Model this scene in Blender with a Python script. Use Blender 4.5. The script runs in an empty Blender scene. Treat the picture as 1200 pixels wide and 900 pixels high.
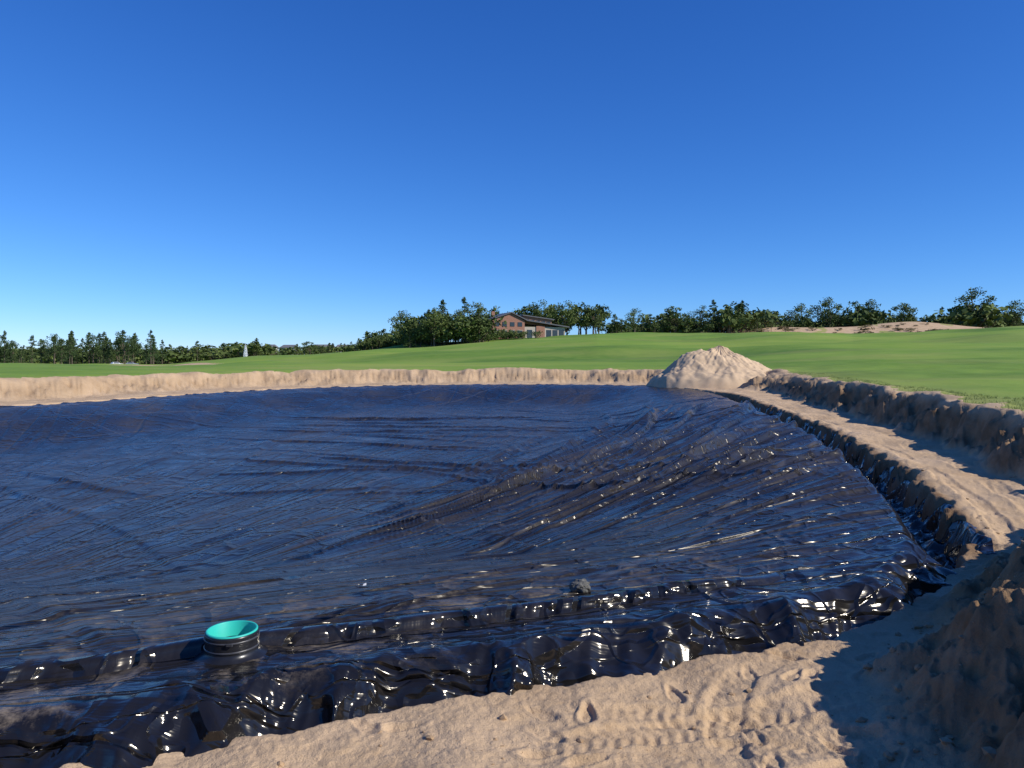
import bpy, math, numpy as np
from mathutils import Vector
scene=bpy.context.scene
rng=np.random.default_rng(11)
EYE=2.5
# ------------------------------------------------------------------ noise
_tabs={}
def _tab(seed):
    if seed not in _tabs:
        r=np.random.default_rng(1000+seed); a=r.random((256,256))*2*np.pi
        _tabs[seed]=(np.cos(a),np.sin(a))
    return _tabs[seed]
def gn(x,y,seed=0):
    c,s=_tab(seed)
    x=np.asarray(x,float); y=np.asarray(y,float)
    xi=np.floor(x).astype(np.int64); yi=np.floor(y).astype(np.int64)
    fx=x-xi; fy=y-yi
    u=fx*fx*fx*(fx*(fx*6-15)+10); v=fy*fy*fy*(fy*(fy*6-15)+10)
    def g(ix,iy,dx,dy):
        ix=ix&255; iy=iy&255
        return c[ix,iy]*dx+s[ix,iy]*dy
    a=g(xi,yi,fx,fy); b=g(xi+1,yi,fx-1,fy); d=g(xi,yi+1,fx,fy-1); e=g(xi+1,yi+1,fx-1,fy-1)
    return ((a*(1-u)+b*u)*(1-v)+(d*(1-u)+e*u)*v)*1.4
def fbm(x,y,o=4,seed=0,gain=.5):
    r=0;a=1;f=1
    for i in range(o):
        r=r+a*gn(x*f+i*17.3,y*f-i*9.1,seed+i); a*=gain; f*=2.03
    return r
def ridge(x,y,seed=0,p=3.0):
    return np.clip(1-np.abs(gn(x,y,seed))*2.2,0,1)**p
def ss(x,a=0.,b=1.):
    t=np.clip((x-a)/(b-a),0,1); return t*t*(3-2*t)
# ------------------------------------------------------------------ outlines (plan, metres)
def chaikin(P,n=2):
    P=np.array(P,float)
    for _ in range(n):
        Q=np.roll(P,-1,axis=0)
        P=np.stack([P*.75+Q*.25,P*.25+Q*.75],1).reshape(-1,2)
    return P
L=chaikin([(-6.5,4.35),(-3.5,5.05),(-1.7,5.8),(0,6.43),(1.6,7.0),(2.75,7.5),(3.9,8.15),(5.1,9.4),(5.95,11.2),(6.9,14.),(8.2,18.6),(9.7,25),(11.6,37.5),
 (13.4,51),(11.5,61),(0,64.5),(-13.2,60),(-19.4,50),(-22.5,39.5),(-25,35),(-34,27),(-38,17),(-32,8),(-18,4.2)],2)
B=chaikin([(-14,1.0),(-4,2.4),(0.4,2.9),(1.8,3.7),(2.35,4.8),(2.8,6.2),(3.7,7.6),(5.1,9.1),(7.1,10.8),(9.2,12.4),(9.9,15.5),(11.4,21),(13.2,28),(14.6,38),
 (17.,50),(16,62),(10,67),(0,68.),(-15,63.5),(-22.5,53.5),(-26,41.5),(-29,38),(-39,31),(-44,18),(-38,4),(-24,0)],2)
def sdist(x,y,P):
    n=len(P); best=np.full(x.shape,1e18); s=np.zeros(x.shape); qx=np.zeros(x.shape); qy=np.zeros(x.shape)
    ins=np.zeros(x.shape,bool); acc=0.
    for i in range(n):
        ax,ay=P[i]; bx,by=P[(i+1)%n]; dx=bx-ax; dy=by-ay; l=math.hypot(dx,dy)
        t=np.clip(((x-ax)*dx+(y-ay)*dy)/(l*l),0,1)
        cx=ax+t*dx; cy=ay+t*dy
        d=(x-cx)**2+(y-cy)**2
        m=d<best
        best=np.where(m,d,best); s=np.where(m,acc+t*l,s); qx=np.where(m,cx,qx); qy=np.where(m,cy,qy)
        if abs(dy)>1e-9:
            ins^=((ay>y)!=(by>y))&(x<(dx*(y-ay)/dy+ax))
        acc+=l
    d=np.sqrt(best); sg=np.where(ins,-1.,1.)
    dd=np.maximum(d,1e-6)
    return d*sg,s,(x-qx)/dd*sg,(y-qy)/dd*sg
def trench_w(x,y):
    return ss(y+x*0.6,12.6,14.6)*ss(x,2.5,4.5)*(1-ss(y,44,56))
def liner_base(sd,x,y):
    wt=trench_w(x,y); near=1-ss(y,9,14)
    e=-sd
    off=0.25+0.95*near
    z=-1.15*ss(np.clip(e-off,0,99),0,8.5)
    z=z-0.05*near*ss(e,0.2,.9)
    sh=np.clip(sd+0.26,0,9)
    zn=-0.44*ss(sh,0,.74)
    zt=-0.60*ss(sh,0.0,.45)+.50*ss(sd,.44,.74)
    return z+zn*(1-wt)+zt*wt
# ------------------------------------------------------------------ landscape outside the pond
KX=np.array([-1.2,-.667,-.444,-.333,-.222,-.133,0,.111,.222,.333,.444,.667,1.2])
KZ=np.array([-2.0,-1.7,-1.3,1.0,2.8,4.6,6.7,8.5,8.0,8.2,7.8,10.0,11.])
def land(x,y):
    k=np.clip(x/np.maximum(y,1),-1.2,1.2)
    zr=np.interp(k,KX,KZ)
    st=75-40*ss(k,.15,.5)
    f=np.clip((y-st)/(220-st),0,1); f=f*f*(3-2*f)*.7+f*.3
    z=1.05+(zr-1.05)*f
    z=z-(2.6*ss(y,220,420))*(1-ss(k,-.45,-.1))
    far=ss(y,70,130)*(1-ss(y,200,300)*.7)
    z=z+far*(1.0*fbm(x/48,y/30,2,40)+.55*gn(x/17,y/12,47))
    z=z+ss(y,230,250)*(3.2*np.exp(-((x-88)/26)**2-((y-262)/14)**2)+5.2*np.exp(-((x-136)/30)**2-((y-268)/16)**2))
    z=z+0.14*fbm(x/6,y/6,3,44)*(1-ss(y,60,100))
    return z
# ------------------------------------------------------------------ mesh helper
def mk(name,V,F,mats=(),mi=None,smooth=True,attrs=None):
    me=bpy.data.meshes.new(name)
    V=np.asarray(V,np.float32); F=np.asarray(F,np.int32)
    me.vertices.add(len(V)); me.vertices.foreach_set("co",V.ravel())
    me.loops.add(F.size); me.loops.foreach_set("vertex_index",F.ravel())
    me.polygons.add(len(F)); me.polygons.foreach_set("loop_start",np.arange(0,F.size,F.shape[1],dtype=np.int32))
    for m in mats: me.materials.append(m)
    if mi is not None: me.polygons.foreach_set("material_index",np.asarray(mi,np.int32))
    me.polygons.foreach_set("use_smooth",np.full(len(F),smooth))
    for k,a in (attrs or {}).items():
        a=np.asarray(a,np.float32)
        if a.ndim==1:
            at=me.attributes.new(k,'FLOAT','POINT'); at.data.foreach_set("value",a)
        else:
            at=me.attributes.new(k,'FLOAT_VECTOR','POINT'); at.data.foreach_set("vector",a.ravel())
    me.update(calc_edges=True)
    ob=bpy.data.objects.new(name,me); scene.collection.objects.link(ob)
    return ob
def grid_faces(nr,na,wrap):
    i=np.arange(nr-1)[:,None]; j=np.arange(na if wrap else na-1)[None,:]
    j2=(j+1)%na
    a=i*na+j; b=i*na+j2; c=(i+1)*na+j2; d=(i+1)*na+j
    return np.stack([a,b,c,d],-1).reshape(-1,4)
# ------------------------------------------------------------------ material helpers
def mat(name):
    m=bpy.data.materials.new(name); m.use_nodes=True
    nt=m.node_tree; return m,nt,nt.nodes["Principled BSDF"]
def N(nt,t,**kw):
    n=nt.nodes.new(t)
    for k,v in kw.items():
        if k in n.inputs.keys(): n.inputs[k].default_value=v
        else: setattr(n,k,v)
    return n
def noise(nt,scale,detail=4,rough=.55,vec=None,dist=0):
    n=N(nt,"ShaderNodeTexNoise"); n.inputs["Scale"].default_value=scale; n.inputs["Detail"].default_value=detail
    n.inputs["Roughness"].default_value=rough; n.inputs["Distortion"].default_value=dist
    if vec: nt.links.new(vec,n.inputs["Vector"])
    return n.outputs["Fac"]
def ramp(nt,fac,stops):
    r=N(nt,"ShaderNodeValToRGB"); nt.links.new(fac,r.inputs[0]); e=r.color_ramp.elements
    while len(e)<len(stops): e.new(.5)
    for el,(p,c) in zip(e,stops):
        el.position=p; el.color=tuple(c)+(1,) if hasattr(c,'__len__') else (c,c,c,1)
    return r.outputs[0]
def mixc(nt,f,a,b,bt='MIX'):
    m=N(nt,"ShaderNodeMix"); m.data_type='RGBA'; m.blend_type=bt
    for s,v in ((0,f),(6,a),(7,b)):
        if isinstance(v,bpy.types.NodeSocket): nt.links.new(v,m.inputs[s])
        else: m.inputs[s].default_value=v if s==0 else tuple(v)+(1,)
    return m.outputs[2]
def mth(nt,op,a,b=None,clamp=False):
    m=N(nt,"ShaderNodeMath"); m.operation=op; m.use_clamp=clamp
    for i,v in enumerate((a,b)):
        if v is None: continue
        if isinstance(v,bpy.types.NodeSocket): nt.links.new(v,m.inputs[i])
        else: m.inputs[i].default_value=v
    return m.outputs[0]
def attr(nt,n,out="Fac"):
    a=N(nt,"ShaderNodeAttribute"); a.attribute_name=n; return a.outputs[out]
def pos(nt): return N(nt,"ShaderNodeNewGeometry").outputs["Position"]
def bump(nt,h,dist,strength=1.,prev=None):
    b=N(nt,"ShaderNodeBump"); b.inputs["Distance"].default_value=dist; b.inputs["Strength"].default_value=strength
    nt.links.new(h,b.inputs["Height"])
    if prev: nt.links.new(prev,b.inputs["Normal"])
    return b.outputs[0]
def simple(name,col,rough=.7,var=.15,scale=3.):
    m,nt,p=mat(name); n=noise(nt,scale,4,.6,pos(nt))
    c=ramp(nt,n,[(.3,tuple(v*(1-var) for v in col)),(.7,tuple(min(1,v*(1+var)) for v in col))])
    nt.links.new(c,p.inputs["Base Color"]); p.inputs["Roughness"].default_value=rough
    return m
# sand + grass ground
def ground_mat():
    m,nt,p=mat("ground_sand_grass"); P=pos(nt)
    n1=noise(nt,.7,5,.6,P); n2=noise(nt,9,5,.65,P); n3=noise(nt,90,2,.6,P)
    sand=ramp(nt,n1,[(.32,(.40,.265,.15)),(.5,(.53,.37,.22)),(.7,(.63,.45,.285))])
    sand=mixc(nt,ramp(nt,n2,[(.35,0.),(.75,.9)]),sand,(.56,.40,.25))
    sand=mixc(nt,mth(nt,'MULTIPLY',ramp(nt,n3,[(.3,1.),(.5,0.)]),.4),sand,(.29,.19,.105))
    damp_shade=(.20,.12,.062)  # damp sand tone, darkened further to paint the bank's shade into the colour
    wf=mth(nt,'MULTIPLY',attr(nt,"damp_shade"),ramp(nt,noise(nt,1.6,5,.65,P),[(.25,.5),(.6,1.)]))
    sand=mixc(nt,wf,sand,damp_shade)
    mpg=N(nt,"ShaderNodeMapping"); mpg.inputs["Scale"].default_value=(.45,1.,1.); mpg.inputs["Rotation"].default_value=(0,0,.35); nt.links.new(P,mpg.inputs[0])
    g1=noise(nt,.045,5,.6,mpg.outputs[0]); g2=noise(nt,.6,4,.6,P); g3=noise(nt,14,3,.7,P)
    gr=ramp(nt,g1,[(.36,(.085,.18,.028)),(.47,(.15,.265,.038)),(.54,(.20,.315,.047)),(.66,(.30,.37,.07))])
    gr=mixc(nt,mth(nt,'MULTIPLY',ramp(nt,g2,[(.35,0.),(.7,1.)]),.35),gr,(.26,.33,.065))
    gr=mixc(nt,mth(nt,'MULTIPLY',g3,.3),gr,(.10,.165,.028))
    gr=mixc(nt,attr(nt,"dry"),gr,(.35,.32,.11))
    e=mth(nt,'ADD',attr(nt,"grass"),mth(nt,'MULTIPLY',mth(nt,'SUBTRACT',noise(nt,5,5,.7,P),.5),.9))
    e=ramp(nt,e,[(.45,0.),(.55,1.)])
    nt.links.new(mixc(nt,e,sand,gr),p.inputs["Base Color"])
    p.inputs["Roughness"].default_value=.95; p.inputs["Specular IOR Level"].default_value=.15
    b=bump(nt,noise(nt,8,6,.72,P),.035,.85); b=bump(nt,n3,.006,.9,b)
    nt.links.new(b,p.inputs["Normal"])
    return m
M_ground=ground_mat()
# ------------------------------------------------------------------ GROUND
fr=np.radians(np.linspace(-45,45,1150)); bk=np.radians(np.linspace(45,315,140)[1:-1])
ph=np.concatenate([fr,bk])
rr=[.3]
while rr[-1]<3.3: rr.append(rr[-1]*1.06)
while rr[-1]<13: rr.append(rr[-1]*1.0035)
while rr[-1]<85: rr.append(rr[-1]*1.007)
while rr[-1]<330: rr.append(rr[-1]*1.012)
while rr[-1]<4500: rr.append(rr[-1]*1.05)
rr=np.array(rr); na=len(ph); nr=len(rr)
X=(rr[:,None]*np.sin(ph)[None,:]).ravel(); Y=(rr[:,None]*np.cos(ph)[None,:]).ravel()
RR=np.repeat(rr,na)
Gz=land(X,Y)
nearm=RR<88
x=X[nearm]; y=Y[nearm]
sd,s,nx,ny=sdist(x,y,L)
sb,_,_,_=sdist(x,y,B)
def sandy(x,y,sd,sb,s):
    zb=-0.2+0.22*ss(y,9,14)
    zb=zb+.10*fbm(x/3,y/3,2,3)*ss(sd,.3,1.5)
    g=land(x,y)
    nr_=1-ss(y,11,15)
    right=ss(x,1.5,3)*(1-ss(y,40,60))
    farb=ss(y-x*.6,30,48)
    sbn=sb+(.50-.2*nr_)*fbm(x/1.7,y/1.7,3,5)+.20*fbm(x*1.6,y*1.6,3,9)+farb*(.9*fbm(x/5,y/5,3,11)+.3)
    wid=1.7-.2*right+1.7*farb+.5*nr_*right
    pr=ss(sbn,0,wid)
    g=g+.16*nr_*right
    g=g+right*(1-nr_)*.10*np.exp(-((sbn-wid-.1)/.5)**2)*(.6+fbm(x/2.5,y/2.5,2,13))
    g=g+farb*.22*np.exp(-((sbn-wid-.1)/1.3)**2)*np.clip(.3+fbm(x/4,y/4,3,15),-.3,1.2)
    z=zb+(g-zb)*pr
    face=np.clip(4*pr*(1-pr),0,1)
    gr=ss(sbn,wid+.0,wid+.4)*(1-nr_)+ss(sbn,wid+.8,wid+1.6)*nr_
    sm=1-gr
    nearf=1-ss(np.hypot(x,y),30,60)
    z=z+sm*(.035*fbm(x*1.1,y*1.1,4,20)+.013*np.abs(fbm(x*4,y*4,4,25,.6)))
    z=z+face*(1-.3*nr_)*(.24*fbm(x*.9,y*.9,4,30,.6)-.18*np.abs(fbm(x*2.2,y*2.2,4,33,.65)))
    z=z+sm*nearf*.008*np.abs(gn(x*9,y*9,37))
    path=ss(sd,.5,.7)*(1-ss(sb,-.4,0.2))
    for off,w in ((1.25,.13),(2.05,.14),(2.75,.12)):
        wob=off+.25*gn(s/5.,s*0,61+int(off*10))
        d=np.abs(sd-wob)
        band=1-ss(d,w,w+.05)
        keep=ss(gn(s/2.6,s*0+off,66),-.25,.1)
        lug=np.sin((s+.6*d)*2*np.pi/.11)
        z=z+path*keep*nearf*(band*(-.020+.006*lug)+.010*np.exp(-((d-w-.06)/.04)**2))
    for cx,cy,R0,a0,a1 in ((1.2,3.6,2.2,.3,1.9),(1.2,3.6,1.75,.5,1.8),(3.4,5.2,1.9,1.9,3.6)):
        rr_=np.hypot(x-cx,y-cy); an=np.arctan2(y-cy,x-cx)%(2*np.pi)
        d=np.abs(rr_-R0-.05*gn(an*3,an*0,68)); band=1-ss(d,.11,.16)
        k=ss(an,a0,a0+.2)*(1-ss(an,a1-.3,a1))*(1-ss(sb,-.2,.4))*ss(sd,.4,.6)*ss(gn(x*1.3,y*1.3,69),-.5,0)
        lug=np.sin((an*R0+.5*d)*2*np.pi/.10)
        z=z+k*(band*(-.018+.005*lug)+.011*np.exp(-((d-.19)/.04)**2))
    wt=trench_w(x,y)
    floor=-.46*(1-wt)-.78*wt
    a=.05*(1-wt)+.44*wt; b=.22*(1-wt)+.32*wt
    edge=sd+(.10+.10*wt)*fbm(x*1.5,y*1.5,4,50,.6)*ss(sd,0,.2)
    m=ss((edge-a)/b)
    z=z+wt*.06*np.exp(-((sd-1.0)/.25)**2)*(.7+fbm(x*2,y*2,3,52))
    zo=floor*(1-m)+z*m
    zi=liner_base(np.minimum(sd,0),x,y)-.45
    t=ss(sd,-.1,.05)
    zz=zi*(1-t)+zo*t
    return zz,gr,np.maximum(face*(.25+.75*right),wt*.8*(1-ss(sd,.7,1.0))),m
z,gr,fc,m_=sandy(x,y,sd,sb,s)
near2=np.where((np.hypot(x,y)<15)&(sd>.25)&(y>2))[0]
xx=x[near2]; yy=y[near2]; zz=z[near2].copy()
fr2=np.random.default_rng(5)
cand=[(fr2.uniform(-4,8.5),fr2.uniform(4,14)) for _ in range(380)]
ca=np.array(cand); csd,_,_,_=sdist(ca[:,0],ca[:,1],L); csb,_,_,_=sdist(ca[:,0],ca[:,1],B)
for (cx,cy),a1,b1 in zip(cand,csd,csb):
    if a1<.4 or b1>1.4: continue
    an=fr2.uniform(0,3.14); ca_,sa=math.cos(an),math.sin(an)
    w=np.where((np.abs(xx-cx)<.35)&(np.abs(yy-cy)<.35))[0]
    u=((xx[w]-cx)*ca_+(yy[w]-cy)*sa)/.145; v=(-(xx[w]-cx)*sa+(yy[w]-cy)*ca_)/.055
    v=v*(1+.25*np.sin(u*2.2))
    d=np.sqrt(u*u+v*v); dep=fr2.uniform(.012,.034)
    zz[w]+=-dep*(1-ss(d,.7,1.1))+dep*.45*np.exp(-((d-1.3)/.28)**2)
z[near2]=zz
PIPE=(-2.34,6.42)
Z=Gz.copy(); Z[nearm]=z
pd=np.hypot(X-PIPE[0],Y-PIPE[1]); Z=np.where(pd<.3,Z-.6,Z)
grass=np.ones_like(Z); grass[nearm]=gr
damp_shade=np.zeros_like(Z); damp_shade[nearm]=np.clip(fc*1.4,0,1)  # darkens bank faces and trench: damp sand plus painted-in shade of the right bank
def ell(cx,cy,rx,ry): return np.clip(1.6-np.hypot((X-cx)/rx,(Y-cy)/ry)-.35*fbm(X/14,Y/14,3,70),0,1)
sandm=np.maximum.reduce([ell(-70,150,13,9),ell(-150,240,30,10),ell(93,255,24,9)*1.,ell(133,257,30,13)*1.])
sandm*=ss(fbm(X/9,Y/9,3,77),-.7,-.2)
grass=grass*(1-sandm)
dtmp=np.zeros_like(Z); dtmp[nearm]=np.exp(-np.clip(sb-1.8,0,99)/3.)*.6*ss(x,0,6)
dry=np.clip(dtmp+ss(Y,226,240)*.75*(X>60)+.2*ss(fbm(X/30,Y/12,2,90),.1,.5),0,1)
gobj=mk("ground",np.stack([X,Y,Z],1),grid_faces(nr,na,True)[:,::-1],[M_ground],attrs={"grass":grass,"damp_shade":damp_shade,"dry":dry})
def gz(px,py):
    return float(land(np.array([px]),np.array([py]))[0])
# ------------------------------------------------------------------ LINER
C=np.array([-2.5,9.6])
nth=1800
tt=np.linspace(0,2*np.pi,20001)[:-1]
def radial(th):
    out=np.full(th.shape,1e9); dx=np.cos(th); dy=np.sin(th)
    for i in range(len(L)):
        a=L[i]-C; b=L[(i+1)%len(L)]-C; e=b-a
        den=dx*e[1]-dy*e[0]; den=np.where(np.abs(den)<1e-12,1e-12,den)
        t=(a[0]*e[1]-a[1]*e[0])/den; u=(a[0]*dy-a[1]*dx)/den
        ok=(t>0)&(u>=-1e-6)&(u<=1+1e-6); out=np.where(ok&(t<out),t,out)
    return out
Rt=radial(tt)
px_=C[0]+np.cos(tt)*Rt; py_=C[1]+np.sin(tt)*Rt
seg=np.hypot(np.roll(px_,-1)-px_,np.roll(py_,-1)-py_)/np.maximum(np.hypot(px_,py_),3.)
seg=np.where((px_/np.maximum(py_,.1)<-.8),seg*.15,seg)+2e-5
cum=np.concatenate([[0],np.cumsum(seg)]); cum/=cum[-1]
th=np.interp(np.linspace(0,1,nth,endpoint=False),cum,np.concatenate([tt,[2*np.pi]]))
R=radial(th)
dR=(radial(th+1e-3)-radial(th-1e-3))/2e-3
cosf=np.maximum(R/np.sqrt(R*R+dR*dR),.22)
inner=np.linspace(0.0,1,440)
inner=1-(1-inner)**1.12; inner[0]=.00002
rings=[f*R for f in inner]
ext=np.linspace(0,.84,50)[1:]
rings+= [R+e/cosf for e in ext]
RG=np.array(rings); nrr=len(rings)
LX=(C[0]+RG*np.cos(th)[None,:]).ravel(); LY=(C[1]+RG*np.sin(th)[None,:]).ravel()
sd,s,nx,ny=sdist(LX,LY,L)
z=liner_base(sd,LX,LY)
wt=trench_w(LX,LY); near=1-ss(LY,9,14)
F=np.array([-9.,5.])
a=np.arctan2(LY-F[1],LX-F[0]); r=np.hypot(LX-F[0],LY-F[1])
warp=.5*gn(LX/7,LY/7,100)
fanmask=ss(LX+ .12*LY,-4,3)*ss(-sd,-.1,.6)
inmask=ss(-sd,-.05,.4)
h=np.zeros_like(z)
sc=np.clip(r/14,.5,1.9)
fq=np.random.default_rng(77)
def add_folds(F,n,arng,r0r,lenr,Hr,wr,seed,steep=-1,keepout=1.2):
    global h
    aa=np.arctan2(LY-F[1],LX-F[0]); r_=np.hypot(LX-F[0],LY-F[1])
    ko=ss(-sd,.0,.4)*(1-near)+near*ss(-sd,keepout,keepout+.5)
    for i in range(n):
        a0=fq.uniform(*arng); r0=fq.uniform(*r0r); r1=r0+fq.uniform(*lenr); cv=fq.uniform(-.003,.007); H=fq.uniform(*Hr); w=fq.uniform(*wr)
        idx=np.where((np.abs(aa-a0)<.35)&(r_>r0)&(r_<r1))[0]
        if len(idx)==0: continue
        ri=r_[idx]
        ai=a0+cv*(ri-r0)+.018*gn(ri/9+i*3.7,ri*0+i*1.3,seed)+.003*gn(ri/2.4+i*5.1,ri*0+i,seed+1)
        d=(aa[idx]-ai)*ri*steep; k=np.clip(ri/16,.75,2.2)
        dd=d/(w*k)
        prof=np.where(dd<0,np.exp(-dd*dd*.22),np.exp(-dd*dd*2.6))
        L1=max((r1-r0)*.35,.5)
        h[idx]+=H*k**.45*prof*ss(ri,r0,r0+L1)*(1-ss(ri,r1-L1,r1))*ko[idx]*(.8+.5*gn(ri/3.+i,ri*0,seed+2))
add_folds((-9.,5.),110,(.12,1.2),(9,24),(10,38),(.06,.15),(.05,.10),300)
add_folds((-9.,5.),110,(.12,.95),(11,26),(2.5,9),(.035,.085),(.035,.065),310)
add_folds((-45.,50.),26,(-.95,-.10),(30,50),(8,24),(.025,.06),(.05,.09),320)
add_folds((40.,20.),30,(2.4,3.5),(34,52),(4,16),(.02,.05),(.04,.08),330,1)
add_folds((2.,-30.),34,(1.5,2.3),(40,66),(4,22),(.02,.045),(.04,.09),340)
add_folds((-14.,-2.),60,(.35,1.15),(10,22),(1.5,5),(.015,.04),(.03,.05),350)
u=a*30+warp
h+=.015*fanmask*ridge(u,r*.05+warp*.3,102,2.)*sc
u=a*80+warp*1.5
h+=.005*(.3+.7*fanmask)*ridge(u,r*.12,105,1.6)*inmask*sc
h+=.05*inmask*fbm(LX/5.5,LY/5.5,2,110)*ss(-sd,0,3)
led=near*ss(sd,-3.2,-1.1)*(1-ss(sd,.3,.5))
def tri(x,y,seed): return np.clip(1-np.abs(gn(x,y,seed))*2.4,0,1)
w2=.35*gn(LX*1.3,LY*1.3,115)
h+=led*(.018*tri(LX*1.1+LY*.8+w2,LY*1.9-LX*.9,111)+.008*tri(LX*2.6-LY*1.2+w2,LY*2.9+LX*1.,112)+.02*gn(LX*.9,LY*.9,113))
z=z+h
sk=ss(sd,-.42,.06)
pl=s+.30*gn(s*.7,s*0,119)
f1=tri(pl*.70+sd*.55,sd*.25,121)
f2=tri(pl*1.45-sd*1.15,sd*.35+3.3,123)
f3=tri(pl*3.1+sd*1.7,sd*.6+7.1,124)
f5=tri(pl*6.3-sd*2.2,sd*1.1+1.7,125)
f4=np.clip(gn(s*.8+sd,sd*2.6-s*.4,126),-1,1)
zf=(f1-.35)*.20+(f2-.4)*.12+(f3-.4)*.042+(f5-.4)*.009+f4*.05
fa=sk*(1-.6*wt)
dn=((f1-.35)*.17+(f2-.4)*.10+(f3-.4)*.03)*fa*ss(sd,-.3,.35)
LX2=LX+nx*dn; LY2=LY+ny*dn
z=z+zf*fa*(.75-.3*ss(sd,.3,.5))
z=z+wt*ss(sd,.2,.35)*(1-.6*ss(sd,.5,.75))*(.12*tri(s*1.1,sd*3+s*.5,130)+.07*tri(s*3.3+sd*2,sd*4,131)-.03)
pdp=np.hypot(LX-PIPE[0],LY-PIPE[1])
pull=np.exp(-np.clip(pdp-.2,0,9)/.12)
z=z*(1-pull*.7)+(.02)*pull*.7
z=np.where(pdp<.185,z-.5,z)
z=np.maximum(z,-3)
dust=near*ss(sd,-1.2,-.5)*(1-ss(sd,-.25,.0))*(.05+.8*ss(-LX,-.5,2.2))+.42*near*ss(sd,-4.5,-1.4)*(1-ss(sd,-1.2,-1.))
gloss=np.clip(near*ss(sd,-2.,-.2)+wt*ss(sd,-.5,0),0,1)
def liner_mat():
    m,nt,p=mat("black_polyethylene_liner"); P=pos(nt)
    fan=attr(nt,"fan","Vector"); gl=attr(nt,"gloss")
    mp=N(nt,"ShaderNodeMapping"); mp.inputs["Scale"].default_value=(1.2,.05,1); nt.links.new(fan,mp.inputs[0])
    d1=noise(nt,1.0,5,.65,mp.outputs[0]); d2=noise(nt,.4,5,.6,P); d3=noise(nt,14,4,.75,P)
    df=mth(nt,'MULTIPLY',ramp(nt,d1,[(.42,.2),(.75,1.)]),ramp(nt,d2,[(.35,.2),(.7,.9)]))
    nd=mth(nt,'MULTIPLY',attr(nt,"dust"),ramp(nt,noise(nt,1.7,7,.72,P),[(.50,.0),(.66,1.)]))
    df=mth(nt,'ADD',mth(nt,'MULTIPLY',mth(nt,'MULTIPLY',df,mth(nt,'SUBTRACT',1.1,gl)),.20),mth(nt,'MULTIPLY',nd,.75),True)
    df=mth(nt,'MULTIPLY',df,ramp(nt,d3,[(.3,.3),(.6,1.)]))
    sx=N(nt,"ShaderNodeSeparateXYZ"); mr=N(nt,"ShaderNodeMapping"); mr.inputs["Rotation"].default_value=(0,0,math.radians(31))
    wob=N(nt,"ShaderNodeTexNoise"); wob.inputs["Scale"].default_value=.25; nt.links.new(P,wob.inputs["Vector"])
    va=N(nt,"ShaderNodeVectorMath"); va.operation='ADD'; nt.links.new(P,va.inputs[0])
    vs=N(nt,"ShaderNodeVectorMath"); vs.operation='SCALE'; vs.inputs["Scale"].default_value=.9; nt.links.new(wob.outputs["Color"],vs.inputs[0]); nt.links.new(vs.outputs[0],va.inputs[1])
    nt.links.new(va.outputs[0],mr.inputs[0]); nt.links.new(mr.outputs[0],sx.inputs[0])
    def line(c,per,w):
        f=mth(nt,'PINGPONG',c,per/2)
        return ramp(nt,mth(nt,'DIVIDE',f,w),[(.4,1.),(1.,0.)])
    seam=mth(nt,'MAXIMUM',line(sx.outputs[0],3.6,.09),mth(nt,'MULTIPLY',line(sx.outputs[1],7.,.08),.8))
    seam=mth(nt,'MULTIPLY',seam,ramp(nt,noise(nt,.12,2,.5,P),[(.4,.2),(.55,1.)]))
    seam=mth(nt,'MULTIPLY',seam,mth(nt,'SUBTRACT',1.,gl))
    base=mixc(nt,df,(.011,.010,.010),(.44,.35,.25))
    base=mixc(nt,mth(nt,'MULTIPLY',seam,.15),base,(.3,.27,.24))
    nt.links.new(base,p.inputs["Base Color"])
    rg=mth(nt,'ADD',ramp(nt,noise(nt,.8,4,.6,P),[(.3,.20),(.7,.34)]),mth(nt,'MULTIPLY',df,.9))
    rg=mth(nt,'SUBTRACT',rg,mth(nt,'MULTIPLY',gl,.11),True)
    nt.links.new(rg,p.inputs["Roughness"])
    p.inputs["IOR"].default_value=1.5
    sl=mth(nt,'ADD',.36,mth(nt,'MULTIPLY',gl,.34)); nt.links.new(sl,p.inputs["Specular IOR Level"])
    p.inputs["Specular Tint"].default_value=(1,.93,.82,1)
    def crease(vec,sc_,w,dist=0):
        n=noise(nt,sc_,2,.5,vec,dist); return ramp(nt,mth(nt,'ABSOLUTE',mth(nt,'SUBTRACT',n,.5)),[(0.,1.),(w,0.)])
    mp2=N(nt,"ShaderNodeMapping"); mp2.inputs["Scale"].default_value=(5.,.16,1); nt.links.new(fan,mp2.inputs[0])
    mp3=N(nt,"ShaderNodeMapping"); mp3.inputs["Scale"].default_value=(1.6,.07,1); mp3.inputs["Location"].default_value=(7,3,0); nt.links.new(fan,mp3.inputs[0])
    b=bump(nt,noise(nt,1.,3,.55,mp2.outputs[0]),.03,.7)
    b=bump(nt,crease(mp3.outputs[0],1.,.05),.055,.9,b)
    b=bump(nt,crease(P,.55,.03,.3),.04,.9,b)
    b=bump(nt,crease(P,1.7,.04,.2),.016,.9,b)
    b=bump(nt,seam,.012,.8,b)
    nt.links.new(b,p.inputs["Normal"])
    return m
M_liner=liner_mat()
fan=np.stack([a*16,r,np.zeros_like(a)],1)
mk("pond_liner",np.stack([LX2,LY2,z],1),grid_faces(nrr,nth,True),[M_liner],attrs={"dust":dust,"fan":fan,"gloss":gloss})
def lz_many(px,py):
    sel=np.where((LY<10.5)&(LX>-9)&(LX<5))[0]; out=[]
    for a_,b_ in zip(px,py):
        i=sel[np.argmin((LX2[sel]-a_)**2+(LY2[sel]-b_)**2)]; out.append(z[i])
    return np.array(out)
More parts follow.
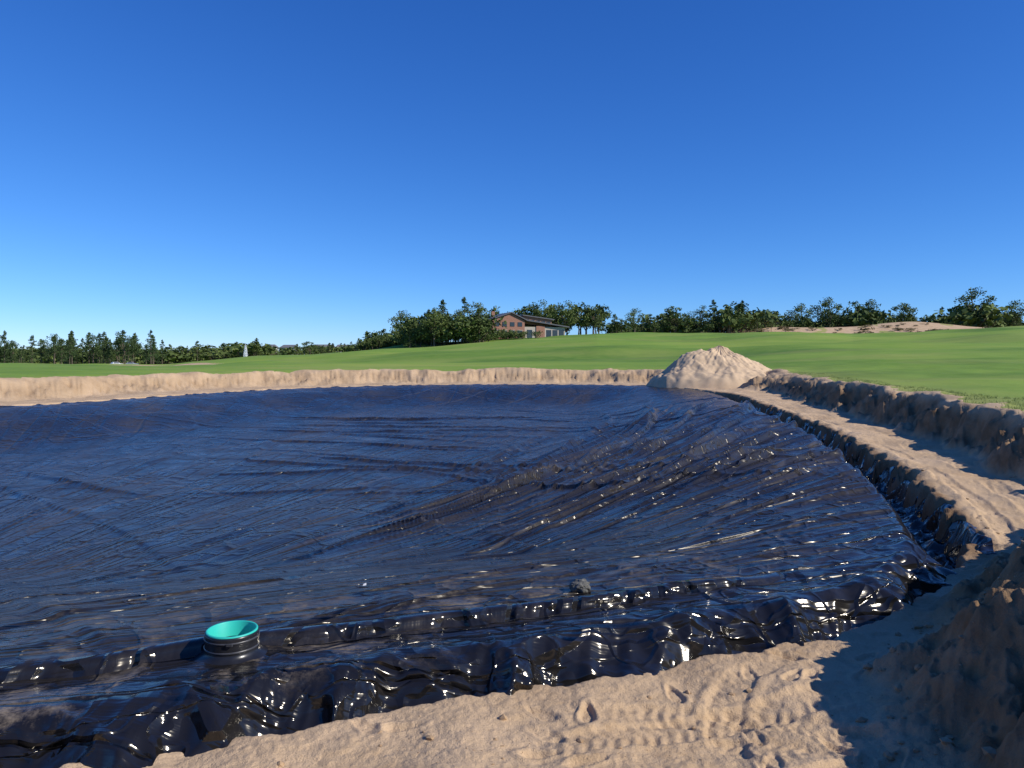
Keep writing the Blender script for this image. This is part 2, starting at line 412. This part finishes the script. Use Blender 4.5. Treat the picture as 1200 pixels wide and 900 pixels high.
# overlapped, welded seam flap running along the near ledge
def seam_flap():
    n=500
    sx=np.linspace(-8.5,3.5,n); sy=np.zeros(n)
    for i,xv in enumerate(sx):
        yy=np.linspace(4,12,400); d,_,_,_=sdist(np.full(400,xv),yy,L)
        j=np.argmax(d<-1.03); sy[i]=yy[j]
    def sm(v,k): return np.convolve(np.pad(v,k//2,mode='edge'),np.ones(k)/k,'valid')
    sy=sm(sy,41)+.05*gn(sx/1.8,sx*0,400)
    tx=np.gradient(sx); ty=np.gradient(sy); l=np.hypot(tx,ty); nx_,ny_=ty/l,-tx/l
    zc=sm(sm(lz_many(sx,sy),25),15)+.008
    end=ss(np.arange(n),0,30)*(1-ss(np.arange(n),n-70,n-1))
    prof=[(.17,-.055),(.125,.0),(.096,.012),(.088,.045),(.072,.070),(.035,.082),(-.02,.083),(-.055,.070),(-.07,.040),(-.075,.010),(-.12,.003),(-.19,-.055)]
    V=[]
    wv=1+.16*gn(sx*.9,sx*0,402); hv=end*(1+.18*gn(sx*.8,sx*0,403))
    for j,(o,hh) in enumerate(prof):
        V.append(np.stack([sx+nx_*o*wv,sy+ny_*o*wv,zc+(hh*hv if hh>.005 else hh)-.02*(1-end)],1))
    V=np.array(V).reshape(-1,3); m=len(V)
    mk("liner_seam_flap",V,grid_faces(len(prof),n,False)[:,::-1],[M_liner],attrs={"dust":np.full(m,.06),"gloss":np.full(m,.95),"fan":np.stack([V[:,0],V[:,1]*2,V[:,2]],1)})
seam_flap()
# ------------------------------------------------------------------ lathe / box helpers
def lathe(name,prof,n=64,mats=(),wob=0.,seed=0):
    prof=np.array(prof,float); an=np.linspace(0,2*np.pi,n,endpoint=False)
    w=1+wob*np.sin(an*3+seed)+wob*.6*np.sin(an*7+seed*2)
    V=np.stack([prof[:,0][:,None]*np.cos(an)*w,prof[:,0][:,None]*np.sin(an)*w,prof[:,1][:,None]+0*an],-1).reshape(-1,3)
    return mk(name,V,grid_faces(len(prof),n,True),mats)
def empty(name,loc=(0,0,0),rz=0):
    e=bpy.data.objects.new(name,None); scene.collection.objects.link(e); e.location=loc; e.rotation_euler=(0,0,rz); return e
def box(name,c,sz,m,parent=None,bev=0):
    c=np.array(c,float); h=np.array(sz,float)/2
    V=[c+h*np.array(q) for q in ((-1,-1,-1),(1,-1,-1),(1,1,-1),(-1,1,-1),(-1,-1,1),(1,-1,1),(1,1,1),(-1,1,1))]
    ob=mk(name,V,[(0,3,2,1),(4,5,6,7),(0,1,5,4),(1,2,6,5),(2,3,7,6),(3,0,4,7)],[m],smooth=False)
    if bev:
        b=ob.modifiers.new("b",'BEVEL'); b.width=bev; b.segments=2
    if parent: ob.parent=parent
    return ob
def poly(name,V,Fs,m,parent=None,smooth=False):
    me=bpy.data.meshes.new(name); me.from_pydata(V,[],Fs); me.materials.append(m)
    for p in me.polygons: p.use_smooth=smooth
    ob=bpy.data.objects.new(name,me); scene.collection.objects.link(ob)
    if parent: ob.parent=parent
    return ob
# ------------------------------------------------------------------ PIPE
M_teal=simple("teal_pvc",(.03,.50,.40),.45,.08,4)
M_blk=simple("black_rubber_boot",(.014,.014,.016),.3,.3,12)
M_steel=simple("clamp_steel",(.05,.05,.055),.35,.2,20)
e=empty("drain_pipe",(PIPE[0],PIPE[1],.0))
zt=.20
o=lathe("pipe_wall",[(.198,-.35),(.198,zt-.02),(.207,zt-.018),(.207,zt),(.203,zt+.005),(.191,zt+.005),(.188,zt),(.188,-.35)],96,[M_teal]); o.parent=e
o=lathe("pipe_bottom",[(.001,-.30),(.188,-.30)],64,[M_teal]); o.parent=e
o=lathe("rubber_boot",[(.34,-.03),(.27,.0),(.236,.018),(.219,.04),(.214,.06),(.217,.085),(.214,.11),(.216,.135),(.216,zt-.02),(.214,zt-.008),(.209,zt-.006),(.2085,zt-.05)],96,[M_blk],.008,1); o.parent=e
for zc in (.075,.15):
    o=lathe("hose_clamp",[(.217,zc-.009),(.2215,zc-.007),(.2215,zc+.007),(.217,zc+.009)],96,[M_steel]); o.parent=e
box("clamp_screw",(.06,-.225,.15),(.05,.02,.022),M_steel,e,.003)
# ------------------------------------------------------------------ crumpled lump & scraps
def blob(name,loc,sc,m,seed,amp=.25,n=3,fl=False):
    import bmesh
    bm=bmesh.new(); bmesh.ops.create_icosphere(bm,subdivisions=n,radius=1)
    for v in bm.verts:
        c=v.co; f=float(gn(np.array([c.x*1.7+seed]),np.array([c.y*1.7+c.z*2.1]),seed)[0])+.5*float(gn(np.array([c.x*4+seed]),np.array([c.z*4+c.y*3]),seed+1)[0])
        v.co=c*(1+amp*f)
    me=bpy.data.meshes.new(name); bm.to_mesh(me); bm.free(); me.materials.append(m)
    for p in me.polygons: p.use_smooth=not fl
    ob=bpy.data.objects.new(name,me); scene.collection.objects.link(ob); ob.location=loc; ob.scale=sc; return ob
def lz(px,py):
    i=np.argmin((LX2-px)**2+(LY2-py)**2); return float(z[i])
M_lump=simple("grey_lump",(.10,.097,.085),.8,.5,14)
rx,ry=.74,8.3
blob("crumpled_lump",(rx,ry,lz(rx,ry)+.05),(.11,.10,.08),M_lump,4,.2,4,True)  # crumpled plastic lump, modelled with a stone's shape and finish
M_white=simple("white_plastic",(.7,.7,.68),.5,.05)
wx,wy=-1.65,8.6
poly("plastic_scrap",[(wx-.02,wy-.015,lz(wx,wy)+.02),(wx+.02,wy-.01,lz(wx,wy)+.025),(wx+.015,wy+.02,lz(wx,wy)+.045),(wx-.015,wy+.015,lz(wx,wy)+.035)],[(0,1,2,3)],M_white)
# ------------------------------------------------------------------ sand pile
M_pile=simple("loose_sand",(.55,.395,.245),.95,.14,1.6)
na_=220; nr_=90
an=np.linspace(0,2*np.pi,na_,endpoint=False); rr_=np.linspace(0.0,1,nr_)
cx,cy=16.2,60.
RX=6.2
U=rr_[:,None]*np.cos(an)*RX*(1+.12*np.sin(an*2+.5)+.06*np.sin(an*5)); Vv=rr_[:,None]*np.sin(an)*RX*.8
d=rr_[:,None]*np.ones_like(an)
hh=3.15*(1-np.sqrt(d*d+.004))**1.15
hh=np.nan_to_num(hh,nan=0.); hh=hh+1.1*np.exp(-(((U+3.0)/1.6)**2+((Vv+.6)/1.5)**2))*(1-d)
hh=hh+(.22*fbm(U*.7,Vv*.7,4,140)+.07*ridge(np.arctan2(Vv,U)*5,d*2,144,1.5)+.08*fbm(U*2.2,Vv*2.2,3,150))*ss(1-d,0,.3)
hh=hh-1.1*ss(d,.78,1.0)
PV=np.stack([cx+U,cy+Vv,hh+gz(cx,cy)-.9],-1).reshape(-1,3)
mk("sand_pile",PV,grid_faces(nr_,na_,True),[M_pile])
# ------------------------------------------------------------------ clods on the sand
def scatter_clods():
    import bmesh
    bm=bmesh.new(); bmesh.ops.create_icosphere(bm,subdivisions=1,radius=1)
    V0=np.array([v.co[:] for v in bm.verts]); F0=np.array([[v.index for v in f.verts] for f in bm.faces]); bm.free()
    q=np.random.default_rng(9); n=13000
    cx=q.uniform(-5,11,n); cy=4+10*q.random(n)**1.3*1.3
    a1,s1,_,_=sdist(cx,cy,L); b1,_,_,_=sdist(cx,cy,B)
    dens=fbm(cx/1.2,cy/1.2,3,160)
    ok=(a1>.45)&(b1<2.2)&(dens+.7*ss(b1,-.6,.5)+.3*np.exp(-((a1-.9)/.3)**2)>.1+q.random(n)*1.0)
    cx,cy=cx[ok],cy[ok]; a1,b1,s1=a1[ok],b1[ok],s1[ok]
    zc,_,_,_=sandy(cx,cy,a1,b1,s1)
    sz=.005+.030*q.random(len(cx))**6
    sz=sz*(1+.6*ss(b1,-.3,.5))
    VV=[];FF=[]
    for i in range(len(cx)):
        v=V0*(1+q.uniform(-.3,.3,(len(V0),1)))*sz[i]*np.array([q.uniform(.8,1.4),q.uniform(.8,1.3),.7])
        VV.append(v+[cx[i],cy[i],zc[i]+sz[i]*.15]); FF.append(F0+i*len(V0))
    mk("sand_clods",np.concatenate(VV),np.concatenate(FF),[simple("clod_sand",(.36,.24,.135),.95,.25,5)],smooth=False)
scatter_clods()
# ------------------------------------------------------------------ turf edge tufts
def tufts():
    q=np.random.default_rng(19); n=30000
    cx=q.uniform(4,24,n); cy=q.uniform(8,62,n)
    b1,_,_,_=sdist(cx,cy,B); a1,s1,_,_=sdist(cx,cy,L)
    zc,g1,_,_=sandy(cx,cy,a1,b1,s1)
    ok=(g1>.35)&(b1<3.6)&(q.random(n)<.75)
    cx,cy,zc=cx[ok],cy[ok],zc[ok]; m=len(cx); K=5
    cx=np.repeat(cx,K)+q.normal(0,.05,m*K); cy=np.repeat(cy,K)+q.normal(0,.05,m*K); zc=np.repeat(zc,K)
    an=q.uniform(0,6.28,m*K); hh=q.uniform(.03,.10,m*K); w=.008+.0*hh; lx=q.normal(0,.035,m*K); ly=q.normal(0,.035,m*K)
    dx=np.cos(an)*w; dy=np.sin(an)*w
    V=np.stack([np.stack([cx-dx,cy-dy,zc-.01],1),np.stack([cx+dx,cy+dy,zc-.01],1),np.stack([cx+lx,cy+ly,zc+hh],1)],1).reshape(-1,3)
    mk("turf_edge_grass",V,np.arange(len(V)).reshape(-1,3),[simple("turf_blades",(.25,.29,.08),.8,.35,2)],smooth=False)
tufts()
# ------------------------------------------------------------------ trees
def leaf_mat(name,dark,light):
    m,nt,p=mat(name)
    c=ramp(nt,attr(nt,"tint"),[(.0,dark),(1.,light)])
    nt.links.new(c,p.inputs["Base Color"]); p.inputs["Roughness"].default_value=.75
    p.inputs["Specular IOR Level"].default_value=.2
    return m
M_oak=leaf_mat("oak_foliage",(.035,.06,.017),(.15,.19,.05))
M_pine=leaf_mat("pine_foliage",(.025,.05,.018),(.09,.13,.042))
M_bark=simple("bark",(.12,.09,.065),.9,.3,3)
def tube(p0,p1,r0,r1,n=6):
    p0=np.array(p0,float); p1=np.array(p1,float); d=p1-p0; d/=np.linalg.norm(d)+1e-9
    a=np.cross(d,[0,1,.1]); a/=np.linalg.norm(a); b=np.cross(d,a)
    t=np.linspace(0,2*np.pi,n,endpoint=False)
    ring=np.cos(t)[:,None]*a+np.sin(t)[:,None]*b
    V=np.concatenate([p0+ring*r0,p1+ring*r1]); i=np.arange(n); j=(i+1)%n
    return V,np.stack([i,j,j+n,i+n],1)
def tree_proto(kind,seed,lod=1.):
    q=np.random.default_rng(seed); V=[];F=[];T=[];MI=[];off=0
    def add(v,f,t,mi):
        nonlocal off
        V.append(v);F.append(f+off);T.append(np.broadcast_to(t,(len(v),)));MI.append(np.full(len(f),mi)); off+=len(v)
    cl=[]
    if kind=='oak':
        pts=[np.array([0,0,-.05])]
        for i in range(4): pts.append(pts[-1]+np.array([q.normal(0,.018),q.normal(0,.018),.15]))
        for i in range(4): add(*tube(pts[i],pts[i+1],.026*(1-i*.17),.026*(1-(i+1)*.17)),0,0)
        wd=q.uniform(.26,.40); hc=q.uniform(.56,.64)
        for i in range(int(q.integers(13,20))):
            d=q.normal(size=3); d/=np.linalg.norm(d); rad=q.uniform(.35,1)**.6
            c=np.array([d[0]*wd*rad,d[1]*wd*rad,hc+d[2]*.31*rad+q.normal(0,.02)])
            c[2]=max(c[2],.24); cl.append((c,q.uniform(.075,.15),.8))
        cl.append((np.array([q.normal(0,.05),q.normal(0,.05),.9]),.1,.9))
        for c,_,_ in cl[::2]:
            st=pts[int(q.integers(2,5))]; add(*tube(st,c,.012,.004,5),0,0)
        nl,ls=85,.036
    elif kind=='pine':
        lean=q.normal(0,.015,2); base=q.uniform(.12,.40)
        pts=[np.array([lean[0]*t,lean[1]*t,t]) for t in (-.03,.3,.6,.96)]
        for i in range(3): add(*tube(pts[i],pts[i+1],.018*(1-i*.3),.018*(1-(i+1)*.3)),0,0)
        for i in range(26):
            t=base+(1-base)*(i+q.random())/26; an=q.uniform(0,6.28); rr=(1-t)**.75*q.uniform(.06,.26)+.01
            c=np.array([math.cos(an)*rr,math.sin(an)*rr,t-.02]); cl.append((c,.035+.07*(1-t)**.6,.5))
            if i%2==0: add(*tube([0,0,t],c,.006,.002,4),0,0)
        cl.append((np.array([0,0,.98]),.03,1.6)); nl,ls=48,.028
    else:
        for i in range(9):
            c=np.array([q.normal(0,.35),q.normal(0,.35),q.uniform(.2,.72)]); cl.append((c,q.uniform(.18,.3),.85))
        for c,_,_ in cl[:5]: add(*tube([0,0,-.1],c,.02,.008,4),0,0)
        nl,ls=60,.09
    nl=int(nl*lod); ls=ls/math.sqrt(lod)*.95
    for c,rad,fl in cl:
        n=nl; d=q.normal(size=(n,3)); d/=np.linalg.norm(d,axis=1)[:,None]
        pp=c+d*(q.random((n,1))**.45)*rad*np.array([1.15,1.15,fl])
        a=q.normal(size=(n,3)); a/=np.linalg.norm(a,axis=1)[:,None]; b=np.cross(a,q.normal(size=(n,3))); b/=np.linalg.norm(b,axis=1)[:,None]
        l=ls*q.uniform(.6,1.2,(n,1))
        vv=np.stack([pp-a*l*.6,pp+b*l*.4,pp+a*l*.6,pp-b*l*.4],1).reshape(-1,3)
        tn=np.clip(q.uniform(.15,.75)+q.normal(0,.13,n)+d[:,2]*.08,0,1)
        add(vv,np.arange(n*4).reshape(-1,4),np.repeat(tn,4),1)
    return np.concatenate(V),np.concatenate(F),np.concatenate(T),np.concatenate(MI)
PR={k:[tree_proto(k,200+i*7+j*50) for i in range(6)] for j,k in enumerate(('oak','pine','bush'))}
PF={k:[tree_proto(k,200+i*7+j*50,.35) for i in range(6)] for j,k in enumerate(('oak','pine','bush'))}
tq=np.random.default_rng(33)
def mass(name,items,matl,far=True):
    V=[];F=[];T=[];MI=[];off=0
    for kind,x,y,h,wf in items:
        v,f,t,mi=(PF if far else PR)[kind][int(tq.integers(6))]
        an=tq.uniform(0,6.28); c,s_=math.cos(an),math.sin(an)
        p=np.stack([(v[:,0]*c-v[:,1]*s_)*h*wf,(v[:,0]*s_+v[:,1]*c)*h*wf,v[:,2]*h],1)+[x,y,gz(x,y)-.15]
        V.append(p);F.append(f+off);T.append(np.clip(t*.85+tq.uniform(-.12,.22),0,1));MI.append(mi);off+=len(v)
    return mk(name,np.concatenate(V),np.concatenate(F),[M_bark,matl],np.concatenate(MI),False,{"tint":np.concatenate(T)})
U=tq.uniform
it=[]
for i in range(80):
    y=U(290,350); it.append(('pine' if U(0,1)<.7 else 'oak',U(-.74,-.45)*y,y,U(7,15.5),U(.8,1.2)))
mass("distant_tree_row",it,M_pine,False)
it=[]
for i in range(330):
    k=U(-.85,-.13); y=U(370,520); hf=.66 if -.33<k<-.19 else 1.
    it.append((('oak','bush','pine')[int(tq.integers(3))],k*y,y,U(8,12.)*hf,U(1.2,1.9)))
mass("distant_woods",it,M_oak)
it=[]
for i in range(90):
    k=U(-.20,-.10); y=U(232,275); it.append(('bush' if U(0,1)<.6 else 'oak',k*y,y,U(2.5,4.5)+(k+.20)*24,U(1,1.4)))
mass("shrub_belt",it,M_oak)
it=[]
for i in range(88):
    k=U(-.14,-.035); y=U(194,214); hh=U(5.5,10)*(1 if k>-.12 else .65)
    it.append((('oak','pine','bush')[int(tq.integers(3))],k*y,y,hh if U(0,1)<.75 else hh*.6,U(.9,1.35)))
for i in range(22):
    k=U(-.05,.035); y=U(202,209); it.append(('bush' if U(0,1)<.8 else 'oak',k*y,y,U(1.6,3.2),U(1,1.5)))
mass("woodland_clump",it,M_oak,False)
it=[]
for i in range(44):
    k=U(-.03,.12); y=U(258,290); it.append(('oak',k*y,y,U(8,13),U(1,1.3)))
for i in range(150):
    k=U(.13,.34); y=U(245,285); it.append((('oak','bush','pine')[int(tq.integers(3))],k*y,y,U(4.,9.5)*(.85+.3*math.sin(k*70)),U(.9,1.4)))
for i in range(210):
    k=U(.32,.74); y=U(284,330); it.append((('oak','bush','oak')[int(tq.integers(3))],k*y,y,U(6,13)*(.9+.2*math.sin(k*45)),U(1,1.4)))
mass("ridge_tree_belt",it,M_oak)
it=[]
for i in range(110):
    k=U(.17,.70); y=U(232,262); it.append(('bush',k*y,y,U(.6,1.8),U(1.2,2.4)))
mass("dune_scrub",it,leaf_mat("dry_scrub",(.08,.08,.035),(.26,.21,.10)))
def single(kind,k,y,h,wf=1.1):
    nm={'oak':'oak_tree','pine':'pine_tree'}[kind]
    return mass(nm,[(kind,k*y,y,h,wf)],M_oak if kind=='oak' else M_pine,False)
for kind,k,y,h in (('oak',-.143,250,13),('pine',-.09,205,11.5),('pine',-.062,205,12.),('oak',-.045,210,11),('pine',-.2,255,5),
    ('oak',.035,262,14),('oak',.068,255,13),('oak',.105,258,11),('oak',.16,240,9),('pine',.208,255,8),('oak',.243,255,10.5),('pine',.262,262,11.5),('pine',.30,275,12),
    ('oak',.375,300,14.5),('oak',.41,300,17),('oak',.463,296,16),('oak',.51,300,14.5),('oak',.602,296,19),('oak',.655,300,14),('pine',.56,300,12)):
    single(kind,k,y,h)
# ------------------------------------------------------------------ clubhouse
M_brick,nt,p=mat("red_brick")
br=N(nt,"ShaderNodeTexBrick"); br.inputs["Color1"].default_value=(.27,.10,.06,1); br.inputs["Color2"].default_value=(.34,.14,.085,1); br.inputs["Mortar"].default_value=(.32,.27,.22,1)
br.inputs["Scale"].default_value=3.; tc=N(nt,"ShaderNodeTexCoord"); mpn=N(nt,"ShaderNodeMapping"); mpn.inputs["Rotation"].default_value=(math.radians(90),0,0)
nt.links.new(tc.outputs["Object"],mpn.inputs[0]); nt.links.new(mpn.outputs[0],br.inputs[0]); nt.links.new(br.outputs[0],p.inputs["Base Color"]); p.inputs["Roughness"].default_value=.85
M_roof=simple("dark_metal_roof",(.10,.10,.11),.5,.15,2)
M_glass=simple("window_glass",(.03,.04,.05),.1,.1); M_trim=simple("pale_trim",(.42,.37,.31),.7,.1); M_wood=simple("timber_cladding",(.27,.15,.09),.8,.2,4)
bx,by=1.6,222.
h0=gz(bx,by)-.4
cb=empty("brick_clubhouse",(bx,by,h0),math.radians(18)); cb.scale=(1.08,1.08,1.2)
def gable(name,x0,x1,y0,y1,z0,zr,m,over=.5,th=.25,parent=cb,ridgex=None):
    rx=(x0+x1)/2 if ridgex is None else ridgex
    x0-=over;x1+=over;y0-=over;y1+=over
    V=[(x0,y0,z0),(rx,y0,zr),(x1,y0,z0),(x0,y1,z0),(rx,y1,zr),(x1,y1,z0)]
    V+=[(a,b,c+th) for a,b,c in V]
    Fs=[(0,3,4,1),(1,4,5,2),(6,7,10,9),(7,8,11,10),(0,1,7,6),(1,2,8,7),(3,9,10,4),(4,10,11,5),(0,6,9,3),(2,5,11,8)]
    return poly(name,V,Fs,m,parent)
box("main_walls",(-4.2,0,2.4),(9.,10,4.8),M_brick,cb)
poly("main_gable_wall",[(-8.7,-5,4.8),(.3,-5,4.8),(-3.4,-5,6.5),(-8.7,5,4.8),(.3,5,4.8),(-3.4,5,6.5)],[(0,1,2),(3,5,4),(0,2,5,3),(1,4,5,2)],M_brick,cb)
gable("main_roof",-8.7,.3,-5,5,4.81,6.55,M_roof,ridgex=-3.4)
box("wing_walls",(6.3,.5,1.7),(11.9,8,3.4),M_trim,cb)
poly("wing_roof",[(.35,-4.4,4.9),(13.2,-4.4,3.3),(13.2,5,3.3),(.35,5,4.9),(.35,-4.4,5.15),(13.2,-4.4,3.55),(13.2,5,3.55),(.35,5,5.15)],[(0,3,2,1),(4,5,6,7),(0,1,5,4),(1,2,6,5),(2,3,7,6),(3,0,4,7)],M_roof,cb)
box("wing_brick_pier",(5.2,-3.62,1.8),(2.4,.2,3.6),M_brick,cb)
poly("clerestory",[(1.,-2,4.2),(9.,-2,3.4),(9.,3,3.4),(1.,3,4.2),(1.,-2,6.1),(9.,-2,5.2),(9.,3,5.2),(1.,3,6.1)],[(0,3,2,1),(4,5,6,7),(0,1,5,4),(1,2,6,5),(2,3,7,6),(3,0,4,7)],M_wood,cb)
poly("clerestory_roof",[(.6,-2.6,6.12),(9.6,-2.6,5.12),(9.6,3.6,5.12),(.6,3.6,6.12),(.6,-2.6,6.35),(9.6,-2.6,5.35),(9.6,3.6,5.35),(.6,3.6,6.35)],[(0,3,2,1),(4,5,6,7),(0,1,5,4),(1,2,6,5),(2,3,7,6),(3,0,4,7)],M_roof,cb)
for i,xw in enumerate((-7.3,-5.2,-3.1,-1.0)):
    box("window",(xw,-5.02,1.6),(1.3,.12,1.7),M_glass,cb); box("window_head",(xw,-5.05,2.52),(1.6,.14,.12),M_trim,cb)
    box("upper_window",(xw,-5.02,3.9),(1.2,.12,1.0),M_glass,cb)
for xw in (2.2,7.6,9.4,11.2): box("wing_window",(xw,-3.52,1.7),(1.4,.1,2.0),M_glass,cb)
for i in range(5): box("clerestory_window",(2.0+i*1.5,-2.03,4.95-i*.15),(1.2,.1,.6),M_glass,cb)
box("chimney",(-6.6,1,6.2),(.9,.9,1.9),M_brick,cb)
# ------------------------------------------------------------------ far houses
M_sid=simple("grey_siding",(.48,.47,.45),.8,.1); M_shing=simple("grey_shingles",(.15,.15,.16),.9,.1)
for k,y,w in ((-.315,620,11),(-.29,640,13),(-.245,620,18),(-.218,630,14)):
    x0=k*y; e=empty("lodge_house",(x0,y,3.0),U(-.3,.3))
    box("walls",(0,0,.7),(w,8,8.4),M_sid,e)
    poly("roof",[(-w/2-.5,-4.6,4.91),(w/2+.5,-4.6,4.91),(w/2+.5,4.6,4.91),(-w/2-.5,4.6,4.91),(-w/2+1.5,0,7.3),(w/2-1.5,0,7.3)],[(0,1,5,4),(1,2,5),(2,3,4,5),(3,0,4),(0,3,2,1)],M_shing,e)
    for xx_ in np.arange(-w/2+1.4,w/2-.6,2.2): box("window",(xx_,-4.03,3.3),(1.1,.1,1.3),M_glass,e)
    box("porch",(w*.2,-4.9,1.5),(w*.4,1.6,.25),M_white,e)
# ------------------------------------------------------------------ parked vehicles
M_tyre=simple("tyre",(.02,.02,.02),.9,.1)
def car(x,y,rz,col,name):
    m=simple(name+"_paint",col,.3,.03); e=empty(name,(x,y,gz(x,y)+.02),rz)
    prof=[(-2.25,.35),(-2.28,.8),(-2.1,1.0),(-1.75,1.05),(-1.35,1.58),(.35,1.62),(.95,1.1),(2.05,.98),(2.25,.75),(2.25,.35)]
    V=[(a,-.9+(.12 if b>1.2 else 0),b) for a,b in prof]+[(a,.9-(.12 if b>1.2 else 0),b) for a,b in prof]; n=len(prof)
    Fs=[tuple(range(n)),tuple(range(2*n-1,n-1,-1))]+[(i,i+n,(i+1)%n+n,(i+1)%n) for i in range(n)]
    o=poly("body",V,Fs,m,e); b=o.modifiers.new("b",'BEVEL'); b.width=.05; b.segments=2
    for sgn in (-1,1):
        poly("side_glass",[(-1.45,sgn*.905,1.1),(.75,sgn*.905,1.12),(.3,sgn*.805,1.54),(-1.25,sgn*.805,1.52)],[(0,1,2,3)],M_glass,e)
    poly("windscreen",[(.98,-.74,1.14),(.98,.74,1.14),(.42,.7,1.6),(.42,-.7,1.6)],[(0,1,2,3)],M_glass,e)
    for wx in (-1.4,1.4):
        for wy in (-.84,.84):
            o=lathe("wheel",[(.01,-.1),(.25,-.11),(.33,-.09),(.34,0),(.33,.09),(.25,.11),(.01,.1)],20,[M_tyre]); o.parent=e; o.location=(wx,wy,.34); o.rotation_euler=(math.radians(90),0,0)
for k,y,rz,col in ((-.515,280,.9,(.6,.6,.6)),(-.495,283,.3,(.35,.37,.4))):
    car(k*y,y,rz,col,"parked_car")
# fountain spray
q=np.random.default_rng(3); n=3500; t=q.random(n); an=q.uniform(0,6.28,n)
fx,fy=-.347*240,240.; rad=(.08+.75*(1-t)**.6)*q.random(n)**.5; hz=t*4.8
c0=np.stack([fx+np.cos(an)*rad,fy+np.sin(an)*rad,gz(fx,fy)+hz],1); dd=q.normal(0,.055,(n,3,3))
mk("fountain_spray",(c0[:,None,:]+dd).reshape(-1,3),np.arange(n*3).reshape(-1,3),[simple("water_spray",(.85,.87,.9),.6,.02)],smooth=False)
# ------------------------------------------------------------------ light
az=math.radians(112); el=math.radians(34)
sun=bpy.data.lights.new("sun",'SUN'); sun.energy=5.0; sun.angle=math.radians(.5); sun.color=(1,.955,.87)
so=bpy.data.objects.new("sun",sun); scene.collection.objects.link(so)
dv=Vector((math.sin(az)*math.cos(el),math.cos(az)*math.cos(el),math.sin(el)))
so.rotation_euler=dv.to_track_quat('Z','Y').to_euler(); so.location=(30,-10,30)
w=bpy.data.worlds.new("World"); scene.world=w; w.use_nodes=True; nt=w.node_tree
bg=nt.nodes["Background"]; sky=N(nt,"ShaderNodeTexSky"); sky.sky_type='NISHITA'; sky.sun_disc=False
sky.sun_elevation=el; sky.sun_rotation=az; sky.altitude=2600; sky.air_density=1.0; sky.dust_density=.0; sky.ozone_density=3.0
sp=N(nt,"ShaderNodeSeparateColor"); cbn=N(nt,"ShaderNodeCombineColor"); nt.links.new(sky.outputs[0],sp.inputs[0])
for i,(g,k) in enumerate(((1.35,.76),(1.05,.95),(.82,1.36))):
    v=mth(nt,'MULTIPLY',sp.outputs[i],.1); v=mth(nt,'POWER',v,g); v=mth(nt,'MULTIPLY',v,10*k); nt.links.new(v,cbn.inputs[i])
nt.links.new(cbn.outputs[0],bg.inputs[0]); bg.inputs[1].default_value=.10
# ------------------------------------------------------------------ camera
cam=bpy.data.cameras.new("camera"); cam.lens=27; cam.sensor_width=36; cam.shift_y=-35/1200; cam.clip_end=9000; cam.clip_start=.05
co=bpy.data.objects.new("camera",cam); scene.collection.objects.link(co); co.location=(0,0,EYE); co.rotation_euler=(math.radians(90),0,0)
scene.camera=co
scene.view_settings.view_transform='Standard'; scene.view_settings.look='None'; scene.view_settings.exposure=0
